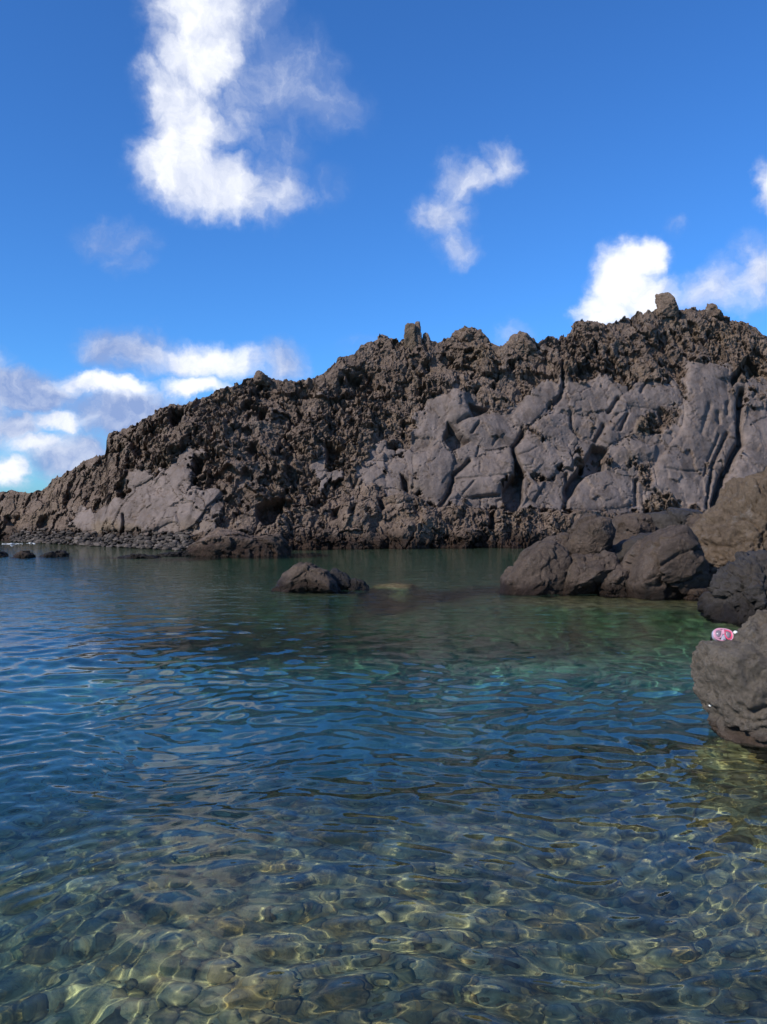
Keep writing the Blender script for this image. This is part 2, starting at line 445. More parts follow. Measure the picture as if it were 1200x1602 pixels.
# ------------------------------------------------------------------ cliff
RIDGE = [(-300, 800), (-200, 797), (-100, 785), (-40, 776), (0, 772), (20, 768), (45, 772), (75, 762), (80, 752), (130, 722), (165, 712), (168, 694), (170, 680), (185, 672), (200, 668), (225, 655),
         (262, 632), (300, 628), (330, 612), (360, 605), (385, 592), (398, 590), (401, 581), (407, 579), (415, 586), (430, 592), (460, 597), (490, 592), (510, 582), (525, 568), (530, 560), (556, 553), (565, 540), (590, 532), (595, 525), (605, 529), (620, 533), (635, 532), (660, 532), (668, 522), (675, 535), (690, 532), (710, 520), (725, 514), (740, 514), (755, 522), (765, 535), (780, 543), (795, 540), (808, 530), (825, 530), (842, 538), (850, 530), (880, 522), (895, 516), (903, 504), (925, 501), (945, 508), (975, 498), (1000, 490), (1020, 488), (1030, 484), (1060, 482), (1080, 483), (1100, 481), (1112, 478), (1125, 486), (1150, 500), (1180, 510), (1195, 522), (1240, 535), (1330, 560), (1450, 600), (1600, 640)]
BASE = [(-300, 838), (0, 845), (100, 850), (240, 857), (300, 859), (455, 857), (560, 856), (830, 854), (1000, 851), (1200, 847), (1600, 840)]
SMOOTH = [
    [(568, 765), (563, 720), (600, 690), (640, 702), (648, 655), (680, 625), (720, 608), (742, 620), (775, 632), (800, 640), (820, 622), (850, 604), (880, 584), (920, 578), (960, 590), (1010, 600), (1070, 612), (1072, 564), (1145, 568), (1156, 600), (1172, 588), (1200, 585), (1260, 600), (1260, 790), (1180, 800), (1110, 805), (1060, 800), (980, 803), (890, 803), (800, 797), (690, 792), (640, 772)],
    [(105, 815), (122, 800), (165, 788), (202, 768), (200, 738), (228, 732), (238, 745), (270, 720), (285, 708), (318, 706), (300, 745), (320, 770), (345, 762), (345, 800), (300, 832), (230, 834), (165, 834), (120, 832)],
    [(484, 725), (505, 705), (520, 735), (545, 740), (515, 760), (482, 758)], [(388, 722), (397, 745), (402, 765), (372, 764)], [(545, 782), (556, 776), (562, 790), (548, 797)],
    [(318, 708), (338, 708), (330, 718)], [(310, 815), (345, 800), (335, 832), (300, 834)],
]
def zc(ox, oy, s, pts): return [(ox + a / s, oy + b / s) for a, b in pts]
SLABS = [
    zc(560, 560, 3.53, [(280, 490), (320, 320), (390, 215), (530, 170), (600, 190), (615, 250), (625, 330), (540, 370), (490, 355), (440, 455), (380, 510), (300, 522)]),
    zc(560, 560, 3.53, [(300, 530), (380, 514), (448, 462), (500, 512), (530, 525), (528, 640), (510, 730), (440, 812), (370, 790), (300, 735)]),
    zc(560, 560, 3.53, [(545, 372), (640, 325), (720, 285), (780, 300), (850, 380), (908, 410), (860, 488), (740, 495), (690, 500), (600, 450)]),
    zc(560, 560, 3.53, [(545, 620), (620, 570), (680, 522), (850, 498), (866, 590), (860, 640), (795, 705), (770, 760), (590, 768), (472, 812), (525, 720)]),
    zc(560, 560, 3.53, [(942, 390), (1060, 460), (1150, 578), (1090, 640), (1030, 684), (910, 612), (856, 502)]),
    zc(560, 560, 3.53, [(975, 390), (1000, 340), (1090, 290), (1180, 320), (1200, 440), (1150, 505), (1090, 490), (1020, 432)]),
    zc(560, 560, 3.53, [(840, 330), (960, 180), (1050, 90), (1120, 180), (1060, 260), (960, 370), (870, 380)]),
    zc(860, 540, 3.53, [(755, 90), (870, 90), (990, 130), (1005, 230), (1035, 300), (1035, 400), (975, 480), (895, 640), (850, 720), (868, 880), (720, 870), (590, 780), (580, 660), (700, 510), (735, 400), (750, 250)]),
    zc(860, 540, 3.53, [(1090, 335), (1330, 350), (1330, 860), (940, 880), (935, 850), (1000, 700), (1060, 560)]),
    zc(860, 540, 3.53, [(105, 830), (200, 724), (320, 694), (440, 722), (466, 890), (320, 915), (90, 902)]),
    zc(860, 540, 3.53, [(335, 580), (420, 512), (590, 545), (585, 640), (460, 640), (340, 690)]),
    zc(860, 540, 3.53, [(140, 305), (212, 304), (242, 358), (205, 384), (132, 372)]),
    zc(860, 540, 3.53, [(290, 480), (380, 380), (430, 360), (540, 370), (480, 440), (420, 505), (330, 545), (270, 520)]),
    zc(860, 540, 3.53, [(380, 300), (470, 200), (700, 190), (740, 240), (735, 320), (540, 350), (440, 345)]),
    [(568, 762), (566, 735), (588, 724), (600, 742), (604, 762)], [(602, 760), (602, 735), (618, 715), (636, 728), (642, 752), (636, 768)], [(588, 720), (598, 694), (632, 702), (618, 712)],
    [(160, 832), (150, 800), (180, 778), (215, 764), (260, 760), (282, 780), (270, 815), (240, 832)], [(202, 762), (200, 740), (226, 733), (238, 746), (222, 758)], [(238, 752), (272, 722), (298, 735), (302, 762), (268, 768)],
    [(108, 815), (124, 801), (158, 790), (148, 806), (150, 830), (122, 831)],
]
HOLLOWS = [  # outline, depth in metres
    (zc(560, 560, 3.53, [(490, 352), (620, 462), (525, 512), (468, 442)]), 1.0),
    (zc(560, 560, 3.53, [(612, 245), (740, 275), (660, 320), (635, 335)]), .8),
    (zc(560, 560, 3.53, [(866, 520), (905, 590), (920, 640), (915, 790), (880, 835), (800, 852), (795, 712), (862, 640)]), 1.5),
    (zc(860, 540, 3.53, [(240, 540), (328, 570), (302, 695), (200, 722), (100, 855), (88, 770), (200, 622)]), 1.2),
    (zc(560, 560, 3.53, [(715, 860), (760, 850), (755, 970), (720, 960)]), .9),
    (zc(560, 560, 3.53, [(640, 160), (680, 155), (660, 190), (640, 200)]), .7), (zc(560, 560, 3.53, [(620, 425), (668, 350), (672, 375), (640, 425)]), .5),
    (zc(860, 540, 3.53, [(1000, 180), (1060, 90), (1100, 40), (1170, 110), (1180, 140), (1100, 190), (1060, 160), (1010, 235)]), 1.3),
    (zc(860, 540, 3.53, [(100, 60), (135, 35), (160, 70), (110, 80)]), .7), (zc(860, 540, 3.53, [(200, 20), (245, 0), (215, 30)]), .7),
    (zc(860, 540, 3.53, [(462, 735), (488, 735), (490, 895), (468, 895)]), .5),
    ([(402, 790), (440, 778), (443, 800), (430, 822), (412, 824), (400, 808)], 1.4), ([(508, 688), (537, 705), (530, 716), (510, 724)], 1.0), ([(303, 708), (322, 716), (314, 738), (300, 742)], 1.0),
    ([(264, 640), (290, 634), (284, 660), (270, 672), (262, 655)], 1.0), ([(404, 638), (421, 636), (414, 656), (403, 660)], .9), ([(540, 583), (565, 584), (563, 600), (542, 602)], .9), ([(526, 592), (537, 592), (536, 603), (527, 603)], .7),
    ([(328, 664), (338, 662), (336, 676), (327, 678)], .6), ([(392, 694), (405, 690), (403, 708), (390, 712)], .8), ([(444, 678), (462, 684), (455, 700), (446, 692)], .7), ([(604, 690), (625, 695), (618, 704), (604, 700)], .7),
    ([(195, 684), (232, 690), (234, 712), (212, 716)], .8), ([(330, 845), (362, 836), (362, 848), (336, 853)], .6), ([(590, 785), (600, 778), (604, 800), (596, 806)], .8), ([(520, 800), (532, 796), (530, 815), (520, 818)], .7),
    ([(548, 800), (560, 795), (556, 812), (546, 812)], .7), ([(625, 740), (640, 752), (640, 780), (632, 775)], .8), ([(795, 568), (806, 562), (808, 578), (798, 582)], .7), ([(660, 570), (668, 560), (676, 580), (664, 590)], .6), ([(700, 560), (716, 556), (712, 566)], .5),
    ([(180, 760), (196, 752), (198, 772), (184, 778)], .6), ([(95, 770), (112, 765), (112, 778), (98, 782)], .7), ([(60, 806), (76, 800), (74, 820), (60, 824)], .8), ([(5, 806), (36, 802), (30, 822), (10, 822)], .8),
]
CRACKS = [  # polyline, depth, half width in pixels
    (zc(860, 540, 3.53, [(1060, 250), (1048, 400), (1050, 540), (985, 660), (930, 790), (905, 880)]), 1.2, 4.5), (zc(860, 540, 3.53, [(980, 485), (905, 640), (880, 780), (866, 900)]), .5, 2.5),
    (zc(860, 540, 3.53, [(850, 720), (890, 590), (930, 500)]), .25, 2), (zc(860, 540, 3.53, [(432, 382), (388, 470)]), .4, 2), (zc(860, 540, 3.53, [(300, 440), (255, 520)]), .45, 3), (zc(860, 540, 3.53, [(380, 300), (325, 365)]), .4, 3),
    (zc(860, 540, 3.53, [(120, 370), (125, 450), (170, 500)]), .35, 2), (zc(860, 540, 3.53, [(70, 90), (75, 200), (65, 280), (0, 340)]), .5, 3), (zc(860, 540, 3.53, [(490, 180), (450, 230)]), .3, 2), (zc(860, 540, 3.53, [(530, 210), (500, 260)]), .3, 2),
    (zc(560, 560, 3.53, [(910, 410), (862, 490), (870, 540)]), .6, 3), (zc(560, 560, 3.53, [(530, 640), (612, 565)]), .5, 3), (zc(560, 560, 3.53, [(525, 640), (510, 740), (460, 812)]), .6, 2.6), (zc(560, 560, 3.53, [(540, 665), (700, 660), (870, 640)]), .12, 1.6),
    (zc(560, 560, 3.53, [(640, 680), (585, 750)]), .15, 1.6), (zc(560, 560, 3.53, [(675, 570), (670, 630), (715, 650)]), .12, 1.6), (zc(560, 560, 3.53, [(870, 545), (950, 520), (990, 490)]), .10, 1.4), (zc(560, 560, 3.53, [(770, 440), (745, 475)]), .15, 1.6),
    (zc(560, 560, 3.53, [(640, 770), (780, 755)]), .2, 1.8), (zc(860, 540, 3.53, [(640, 680), (700, 695), (840, 690)]), .12, 1.6), ([(193, 806), (194, 815), (192, 832)], .5, 2), (zc(560, 560, 3.53, [(1160, 640), (1150, 740), (1150, 820)]), .5, 3),
    (zc(860, 540, 3.53, [(930, 380), (935, 430)]), .3, 3.5), (zc(860, 540, 3.53, [(980, 320), (978, 380)]), .3, 3.5), (zc(860, 540, 3.53, [(840, 480), (880, 330)]), .18, 4),
]
SHELF_TOP = [(400, 822), (455, 800), (520, 790), (560, 785), (640, 772), (690, 794), (800, 799), (880, 803), (1000, 806), (1200, 808), (1600, 810)]
def lerp_poly(u, pts): return np.interp(u, [a for a, b in pts], [b for a, b in pts])

cu = spaced(-300, 1560, 1.5)
NT = 320
tt = np.linspace(0, 1, NT)
yr = lerp_poly(cu, RIDGE); yb = lerp_poly(cu, BASE)
jag = fbm(np.stack([cu * .11, cu * 0, cu * 0], -1), 3) * 3.2 + np.abs(fbm(np.stack([cu * .24, cu * 0 + 7, cu * 0], -1), 3)) * -3.0
yr = yr + jag * sstep(cu, -60, 60)
db = CAM_H * F / (yb - HY)
db = np.convolve(np.pad(db, 50, 'edge'), np.ones(101) / 101, 'valid')
yb2 = yb + 30
V = yb2[None, :] - tt[:, None] * (yb2 - yr)[None, :]
U = np.repeat(cu[None, :], NT, 0)
hz = np.clip((yb[None, :] - V) / np.maximum(yb - yr, 20)[None, :], 0, 1)
rise = (yb - yr) / F * db
D = db[None, :] + rise[None, :] * .62 * hz ** 1.25 * (1 + 0 * hz)
P = unproject(U, V, D).reshape(-1, 3).astype(np.float32)
u = U.ravel(); v = V.ravel(); hzf = hz.ravel()
pn = P * np.array([1, 1, .8], np.float32)
wob_u = fbm(pn * 1.1 + 3, 3) * 9; wob_v = fbm(pn * 1.1 + 60, 3) * 9
sm = np.zeros(len(u), np.float32)
rag = fbm(pn * 1.6 + 7, 5, .62) * 13
for k, pl in enumerate(SMOOTH): sm = np.maximum(sm, sstep(sdf(u + wob_u, v + wob_v, pl) + rag, -1.5, 2.5))
# brown patches inside the smooth face
for cx, cy, rx, ry in [(1015, 665, 24, 16), (1045, 650, 14, 18), (1035, 790, 32, 20), (985, 725, 8, 14), (1012, 740, 14, 22), (1085, 800, 18, 10), (905, 725, 8, 10), (845, 745, 20, 10), (860, 600, 14, 14), (905, 585, 30, 12), (980, 590, 24, 10), (775, 640, 22, 8)]:
    sm *= 1 - .9 * sstep(np.hypot((u + wob_u - cx) / rx, (v + wob_v - cy) / ry), 1.15, .75)
worn = sstep(fbm(pn * .75 + 33, 5, .65), .46, .53)
sm *= 1 - .9 * worn
slab_id = np.full(len(u), -1, np.int32); bul = np.zeros(len(u), np.float32)
wu, wv = fbm(pn * .9 + 20, 3) * 3.5, fbm(pn * .9 + 80, 3) * 3.5
for k, pl in enumerate(SLABS):
    d = sdf(u + wu, v + wv, pl)
    m = d > 0
    size = math.sqrt(abs(sum(pl[i][0] * pl[(i + 1) % len(pl)][1] - pl[(i + 1) % len(pl)][0] * pl[i][1] for i in range(len(pl)))) / 2)
    slab_id[m] = k
    tl = np.random.default_rng(k + 3).normal(size=2) * .10; h = .05 + .0022 * size
    cu_ = sum(p_[0] for p_ in pl) / len(pl); cv_ = sum(p_[1] for p_ in pl) / len(pl)
    bul[m] = (h * (1 - np.exp(-d[m] / (3 + size * .07))) + (1 - np.exp(-d[m] / 2.5)) * (tl[0] * (u[m] - cu_) + tl[1] * (v[m] - cv_)) * .03).astype(np.float32)
    sm[m] = np.maximum(sm[m], .92 * sstep(d[m] + rag[m] * .9 + 1.5, 0, 3))
# smaller joints between the slabs where no big block is drawn
f1, f2, cid = worley(pn * np.array([.75, .75, .75]) + fbm(pn * 1.2, 2)[:, None] * .25)
joint = sstep(f2 - f1, .06, .0)
celltilt = (_RV[cid][:, 0] - .5)
free = ((slab_id < 0) * sm)
bul += free * (.20 * celltilt - .14 * joint)
gentle = fbm(pn * .40 + 4, 4, .45) * .20 + chunks(pn * .62 + fbm(pn * 1.1, 3)[:, None] * .2, .10, .26)[0] + fbm(pn * 3.1 + 2, 4, .6) * .014 + .03 * ridged(pn * np.array([1.1, 1.1, .6]) + 9, 3, .5) - .10 * sstep(np.abs(fbm(pn * np.array([.9, .9, .55]) + 90, 3)), .022, 0)
# rough, clinkery lava elsewhere
q = pn * np.array([1, 1, .9])
wq = np.stack([fbm(q * 1.1 + 11, 4), fbm(q * 1.1 + 31, 4), fbm(q * 1.1 + 51, 4)], -1)
k1, ke1, _ = chunks(q * .36 + wq * .22, .50, .55)
k2, ke2, _ = chunks(q * .85 + wq * .35 + 9, .24, .36)
k3, ke3, _ = chunks(q * 2.0 + wq * .45 + 19, .12, .24)
k4, ke4, _ = chunks(q * 4.6 + wq * .6 + 29, .10, .20)
wild = .34 + .86 * sstep(fbm(pn * .22 + 15, 3), -.25, .30)
rough = (.50 * fbm(q * .30, 2) + .30 * ridged(pn * np.array([.26, .26, .5]) + 3, 2, .5) - .20 * sstep(np.abs(fbm(pn * np.array([.42, .42, .2]) + 61, 3)), .09, .0) + k1 + k2 + .10 * ridged(q * .8 + 5, 3, .5)
         + wild * (k3 + k4 + .10 * ridged(q * 2.4, 3, .6) + .085 * ridged(q * 6.0 + 3, 2, .7) + .05 * perlin(q * 13)) - .12 * sstep(ke2, .06, 0))
pit = sstep(fbm(q * .8 + 77, 4, .6), .28, .42); pit2 = sstep(fbm(q * 2.9 + 37, 3), .22, .40)
rough = rough - .42 * pit - .20 * pit2 * wild
hd = np.zeros(len(u), np.float32)
for pl, dep in HOLLOWS: hd = np.maximum(hd, dep * sstep(sdf(u + wu * .7, v + wv * .7, pl), -1.5, 5))
cr = np.zeros(len(u), np.float32)
for pl, dep, w in CRACKS:
    a = np.array(pl); mm = (u > a[:, 0].min() - 25) & (u < a[:, 0].max() + 25) & (v > a[:, 1].min() - 25) & (v < a[:, 1].max() + 25)
    cr[mm] = np.maximum(cr[mm], dep * np.exp(-(seg_dist(u[mm] + wu[mm] * .6, v[mm] + wv[mm] * .6, pl) / w) ** 2))
shelf_y = lerp_poly(u, SHELF_TOP) + fbm(np.stack([u * .02, u * 0, u * 0], -1), 3) * 7
on_shelf = sstep(v - shelf_y, -2, 5) * sstep(u, 380, 470)
lump1, lump2, lc = worley(pn * np.array([.5, .5, .8]) + 13 + fbm(pn * 1.5, 3)[:, None] * .35)
shelf_d = on_shelf * (.95 + .55 * fbm(pn * .55 + 6, 3) + .30 * (_RV[lc][:, 0] - .5) - .12 * sstep(lump2 - lump1, .05, 0) + rough * .45)
sm *= 1 - on_shelf * .9
disp = sm * (gentle + bul) + (1 - sm) * rough * (1 - on_shelf) - hd - cr + shelf_d
taper = 1 - .45 * sstep(hzf, .9, 1.0)
low = sstep(u, 70, 230) * .4 + .6
az = np.arctan((u - CX) / F) * .6
nrm = np.stack([-np.sin(az) * .97, -np.cos(az) * .97, np.full(len(u), .20)], -1)
P2 = P + nrm * (disp * taper * low)[:, None]
jit = np.stack([fbm(q * 1.7 + 3, 3), fbm(q * 1.7 + 23, 3), fbm(q * 1.7 + 43, 3)], -1) * .13
jit += np.stack([perlin(q * 7 + 3), perlin(q * 7 + 23), perlin(q * 7 + 43)], -1) * .07
P2 += jit * ((1 - sm) * (1 - .4 * on_shelf) * low * wild * (1 - .3 * sstep(hzf, .9, 1)))[:, None]
P2 = P2.reshape(NT, len(cu), 3)
top = P2[-1]
back = []
for s_, f_ in ((.5, .99), (1.3, .95), (3, .86), (6, .72), (11, .5), (18, .2), (26, -.15)):
    b = top.copy(); dirs = np.stack([(cu - CX) / F, np.ones_like(cu)], -1); dirs /= np.linalg.norm(dirs, axis=1)[:, None]
    b[:, :2] += dirs * s_; b[:, 2] = np.maximum(b[:, 2], .5) * f_ + fbm(b * .35, 4) * min(s_, 3) * .35 + fbm(b * 1.7, 2) * min(s_, 1) * .25 - (1.5 if f_ < 0 else 0); back.append(b)
P3 = np.concatenate([P2, np.array(back)], 0)
nb = len(back)
SM = np.concatenate([sm.reshape(NT, -1), np.zeros((nb, len(cu)))], 0)
tan = np.zeros(len(u), np.float32)
for cx, cy, rx, ry, s_ in [(165, 825, 22, 16, .8), (200, 826, 20, 9, .5), (648, 520, 10, 20, .6), (300, 822, 40, 12, .35), (640, 765, 30, 10, .3), (60, 812, 18, 14, .4), (1012, 665, 22, 14, .45), (1035, 790, 30, 18, .4), (985, 728, 8, 20, .4), (730, 560, 60, 20, .2)]:
    tan = np.maximum(tan, s_ * sstep(np.hypot((u + wob_u - cx) / rx, (v + wob_v - cy) / ry), 1.3, .5))
TAN = np.concatenate([tan.reshape(NT, -1), np.zeros((nb, len(cu)))], 0)
FQ = grid_faces(NT + nb, len(cu))
SID = np.concatenate([slab_id.reshape(NT, -1), np.full((nb, len(cu)), -1)], 0).ravel()
SHF = np.concatenate([(on_shelf > .5).reshape(NT, -1), np.zeros((nb, len(cu)), bool)], 0).ravel()
fid = SID[FQ[:, 0]]
fsh = SHF[FQ[:, 0]] & (fid < 0)
PV = P3.reshape(-1, 3); SMf = SM.ravel(); TANf = TAN.ravel()
def sub_mesh(name, mask, parent=None):
    f = FQ[mask]; idx, inv = np.unique(f, return_inverse=True)
    inv = inv.reshape(f.shape)
    o = link_mesh(name, PV[idx], inv, M_CLIFF, parent, attrs={'smooth': SMf[idx], 'tan': TANf[idx]})
    sh_ = o.data.attributes.get('sharp_face') or o.data.attributes.new('sharp_face', 'BOOLEAN', 'FACE')
    sh_.data.foreach_set('value', SMf[f[:, 0]] < .4)
    return o
cliff = sub_mesh('cliff', (fid < 0) & ~fsh)
tag(cliff, 'rugged brown lava cliff behind the pool with smooth grey slabs', kind='structure')
for k in range(len(SLABS)):
    if (fid == k).sum() > 20: sub_mesh('lava_slab', fid == k, cliff)
sh_o = sub_mesh('shore_ledge', fsh, cliff); sh_o['label'] = 'low brown ledge along the foot of the cliff'

# ------------------------------------------------------------------ rocks from outlines
def resample(pts, c, n):
    """radius of a star-shaped outline at n angles round c"""
    P_ = np.array(pts, float) - c
    th = np.linspace(0, 2 * np.pi, n, endpoint=False); r = np.zeros(n)
    for i, a in enumerate(th):
        dx, dy = math.cos(a), math.sin(a); best = 0
        for k in range(len(P_)):
            ax, ay = P_[k]; bx, by = P_[(k + 1) % len(P_)]; ex, ey = bx - ax, by - ay
            den = dx * ey - dy * ex
            if abs(den) < 1e-9: continue
            s_ = (ax * ey - ay * ex) / den; q_ = (ax * dy - ay * dx) / den
            if s_ > 0 and -1e-6 <= q_ <= 1 + 1e-6: best = max(best, s_)
        r[i] = best
    r = np.where(r <= 0, np.median(r), r)
    k = np.array([1, 2, 1.]) / 4
    return np.convolve(np.concatenate([r[-1:], r, r[:1]]), k, 'valid'), th
def rock(name, pts, Dc, thick, mat, label=None, cat=None, group=None, seed=0, nth=180, nph=100, amp=.05, fine=.9, facets=11, cracks=(), center=None, parent=None, kind=None, back=None, freq=1.0, boxy=.62, up=0.0, caustic=False, plates=1.0, chunk=.55):
    rg = np.random.default_rng(seed + 100)
    c = np.array(center if center else np.mean(np.array(pts, float), 0))
    r, th = resample(pts, c, nth)
    ph = np.linspace(0, np.pi, nph)
    TH, PH = np.meshgrid(th, ph); R = np.repeat(r[None], nph, 0)
    sp_ = np.sin(PH) ** boxy
    uu = c[0] + R * np.cos(TH) * sp_; vv = c[1] + R * np.sin(TH) * sp_
    cp = np.cos(PH); off = -np.sign(cp) * np.abs(cp) ** .85
    off = np.where(off < 0, off * thick, off * (back if back is not None else thick * .55))
    p = unproject(uu, vv, np.full_like(uu, Dc)); p[..., 1] += off
    if up: p[..., 1] += up * (p[..., 2] - p[..., 2].mean())      # leans the face back
    p = p.reshape(-1, 3)
    ctr = unproject(c[0], c[1], Dc); size = max(np.ptp(p[:, 0]), np.ptp(p[:, 2])) / 2
    # chiselled faces
    rel = (p - ctr)
    for k in range(facets):
        n = rg.normal(size=3); n[1] = -abs(n[1]) - .2; n /= np.linalg.norm(n)
        ext = (rel @ n).max(); h = ext * rg.uniform(.66, .90)
        dd = rel @ n - h; over = np.maximum(dd, 0)
        edge = np.clip(sp_.ravel(), 0, 1) ** 3
        rel = rel - n[None] * (over * .93 * (1 - .75 * edge))[:, None]
    outn = rel / (np.array([size, max(thick, .1), size])) ; outn /= np.linalg.norm(outn, axis=1)[:, None] + 1e-6
    s_ = freq / size
    pq = (rel + rg.random(3) * 50)
    d = fbm(pq * s_ * 1.0, 3) * amp * size * 1.3 + ridged(pq * s_ * 1.9 + 7, 3) * amp * size * .55 + fbm(pq * s_ * 6, 3) * amp * size * .36 * fine + ridged(pq * s_ * 13, 2) * amp * size * .17 * fine
    w1, w2, wc = worley(pq * s_ * 1.15 + fbm(pq * s_ * 2, 2)[:, None] * .3)
    d += (_RV[wc][:, 0] - .5) * amp * size * 1.3 * plates - sstep(w2 - w1, .07, 0) * amp * size * .55 * plates
    ck, cke, _ = chunks(pq * s_ * .95 + np.stack([fbm(pq * s_ * 1.6, 3), fbm(pq * s_ * 1.6 + 9, 3), fbm(pq * s_ * 1.6 + 19, 3)], -1) * .25, .22 * size * chunk, .42 * size / freq * chunk)
    d += ck - sstep(cke, .06, 0) * .035 * size * chunk
    for pl, dep, w in cracks:
        fr = PH.ravel() < np.pi * .55
        dist = seg_dist(uu.ravel(), vv.ravel(), pl) + fbm(pq * s_ * 5, 2) * w * .8
        d -= dep * np.exp(-(dist / w) ** 2) * fr
    p = ctr + rel + outn * d[:, None]
    f = []
    i = np.arange(nph * nth).reshape(nph, nth); j = np.roll(i, -1, 1)
    f = np.stack([i[:-1], i[1:], j[1:], j[:-1]], -1).reshape(-1, 4)
    o = link_mesh(name, p, f, mat, parent)
    bm = bmesh.new(); bm.from_mesh(o.data); bmesh.ops.remove_doubles(bm, verts=bm.verts, dist=size * 1e-4); bmesh.ops.recalc_face_normals(bm, faces=bm.faces); bm.to_mesh(o.data); bm.free(); o.data.shade_smooth()
    if caustic: o.cycles.is_caustics_receiver = True
    return tag(o, label, cat, group, kind)

GB = 'boulders at the right edge of the pool'
GL = 'low rocks awash on the left'
# pinnacles on the ridge: parts of the cliff
def ridge_D(x): return float(np.interp(x, cu, D[-1]))
rock('rock_pinnacle', [(631, 552), (633, 510), (637, 505), (649, 508), (653, 552)], ridge_D(642) - .25, .35, M_TAN, seed=1, nth=90, nph=60, amp=.07, boxy=.35, chunk=.35, parent=cliff)['label'] = 'pale tan standing block on the ridge'
rock('rock_pinnacle', [(644, 555), (646, 508), (650, 500), (658, 501), (661, 530), (660, 555)], ridge_D(650) - .1, .32, M_CLIFF, seed=2, nth=90, nph=60, amp=.07, boxy=.4, chunk=.35, parent=cliff)
rock('rock_pinnacle', [(655, 552), (660, 530), (667, 519), (673, 532), (682, 538), (684, 552)], ridge_D(668), .35, M_CLIFF, seed=3, nth=60, nph=40, amp=.1, parent=cliff)
rock('rock_pinnacle', [(1025, 497), (1028, 463), (1032, 457), (1045, 457), (1055, 469), (1060, 486), (1062, 499)], ridge_D(1042) - .2, .5, M_CLIFF, seed=4, nth=90, nph=60, amp=.08, boxy=.45, chunk=.4, parent=cliff)['label'] = 'tall grey block on the highest part of the ridge'
rock('rock_pinnacle', [(1096, 498), (1100, 481), (1110, 474), (1120, 478), (1130, 492), (1132, 502)], ridge_D(1112) - .1, .5, M_CLIFF, seed=5, nth=60, nph=40, amp=.12, parent=cliff)
rock('rock_pinnacle', [(786, 560), (790, 542), (800, 523), (812, 515), (824, 524), (835, 538), (842, 545), (845, 562)], ridge_D(812) - .2, .7, M_CLIFF, seed=6, nth=80, nph=50, amp=.12, parent=cliff)
rock('rock_pinnacle', [(700, 545), (704, 526), (716, 518), (728, 513), (742, 514), (752, 520), (764, 532), (772, 548)], ridge_D(735), .8, M_CLIFF, seed=7, nth=80, nph=50, amp=.14, parent=cliff)
rock('rock_pinnacle', [(895, 522), (898, 506), (904, 502), (914, 506), (920, 502), (930, 506), (940, 520)], ridge_D(915), .5, M_CLIFF, seed=8, nth=60, nph=40, amp=.14, parent=cliff)
rock('rock_pinnacle', [(588, 548), (592, 530), (597, 524), (606, 528), (612, 545)], ridge_D(600), .35, M_CLIFF, seed=9, nth=60, nph=40, amp=.16, parent=cliff)
rock('rock_pinnacle', [(396, 600), (399, 583), (404, 578), (412, 584), (424, 594), (426, 604)], ridge_D(408), .4, M_CLIFF, seed=10, nth=60, nph=40, amp=.12, parent=cliff)
tag(rock('headland', [(-420, 800), (-400, 772), (-250, 766), (-120, 768), (-40, 764), (5, 761), (15, 763), (24, 770), (44, 774), (60, 800)], 84, 9, M_CLIFF, seed=12, nth=220, nph=60, amp=.03, center=(-150, 796)), 'dark headland far beyond the left end of the cliff', kind='structure')

# right hand boulders
rock('boulder', [(955, 870), (957, 815), (965, 806), (985, 803), (1010, 804), (1016, 820), (1015, 872)], 21.0, .9, M_BOULDER, 'squarish brown block behind the round boulders, under the grey cliff face', 'boulder', GB, seed=21, amp=.035)
rock('boulder', [(1004, 875), (1006, 812), (1015, 803), (1050, 799), (1085, 800), (1098, 812), (1102, 835), (1100, 875)], 21.6, 1.2, M_DARK, 'dark flat topped ledge block behind the biggest rounded boulder', 'boulder', GB, seed=22, amp=.03)
rock('boulder', [(1070, 860), (1075, 818), (1088, 803), (1110, 800), (1140, 796), (1150, 820), (1145, 870)], 20.2, 1.0, M_BOULDER, 'small brown rock wedged between the dark ledge and the tan outcrop', 'boulder', GB, seed=23, amp=.05)
rock('boulder', [(940, 900), (946, 870), (960, 852), (1000, 838), (1040, 834), (1040, 865), (1010, 900)], 19.4, .8, M_DARK, 'sloping dark slab between the upper round boulder and the biggest boulder', 'boulder', GB, seed=24, amp=.035)
rock('boulder', [(884, 862), (888, 832), (902, 814), (930, 806), (952, 810), (960, 828), (956, 852), (935, 872), (900, 876)], 19.3, .75, M_BOULDER, 'round brown boulder perched above the others at the back of the group', 'boulder', GB, seed=25, amp=.035)
rock('boulder', [(830, 872), (838, 850), (862, 836), (888, 830), (898, 850), (905, 890), (860, 905)], 20.0, .7, M_BOULDER, 'low brown rock wedged behind the leftmost boulder of the group', 'boulder', GB, seed=26, amp=.05)
rock('boulder', [(772, 950), (780, 922), (784, 905), (802, 884), (826, 862), (850, 851), (872, 850), (888, 860), (890, 890), (884, 925), (880, 952)], 18.5, .95, M_BOULDER, 'leftmost brown boulder of the group sloping down into the pool', 'boulder', GB, seed=27, amp=.045, cracks=[([(822, 910), (840, 905)], .08, 4)], up=.25, caustic=True)
rock('boulder', [(868, 952), (876, 915), (880, 890), (896, 868), (925, 860), (955, 868), (966, 888), (956, 905), (945, 952)], 18.3, .75, M_BOULDER, 'dark brown boulder between the leftmost boulder and the biggest one', 'boulder', GB, seed=28, amp=.06, caustic=True)
rock('boulder', [(936, 952), (943, 905), (962, 882), (985, 876), (998, 900), (994, 935), (988, 952)], 17.9, .55, M_BOULDER, 'small cracked rock against the left foot of the biggest boulder', 'boulder', GB, seed=29, amp=.08)
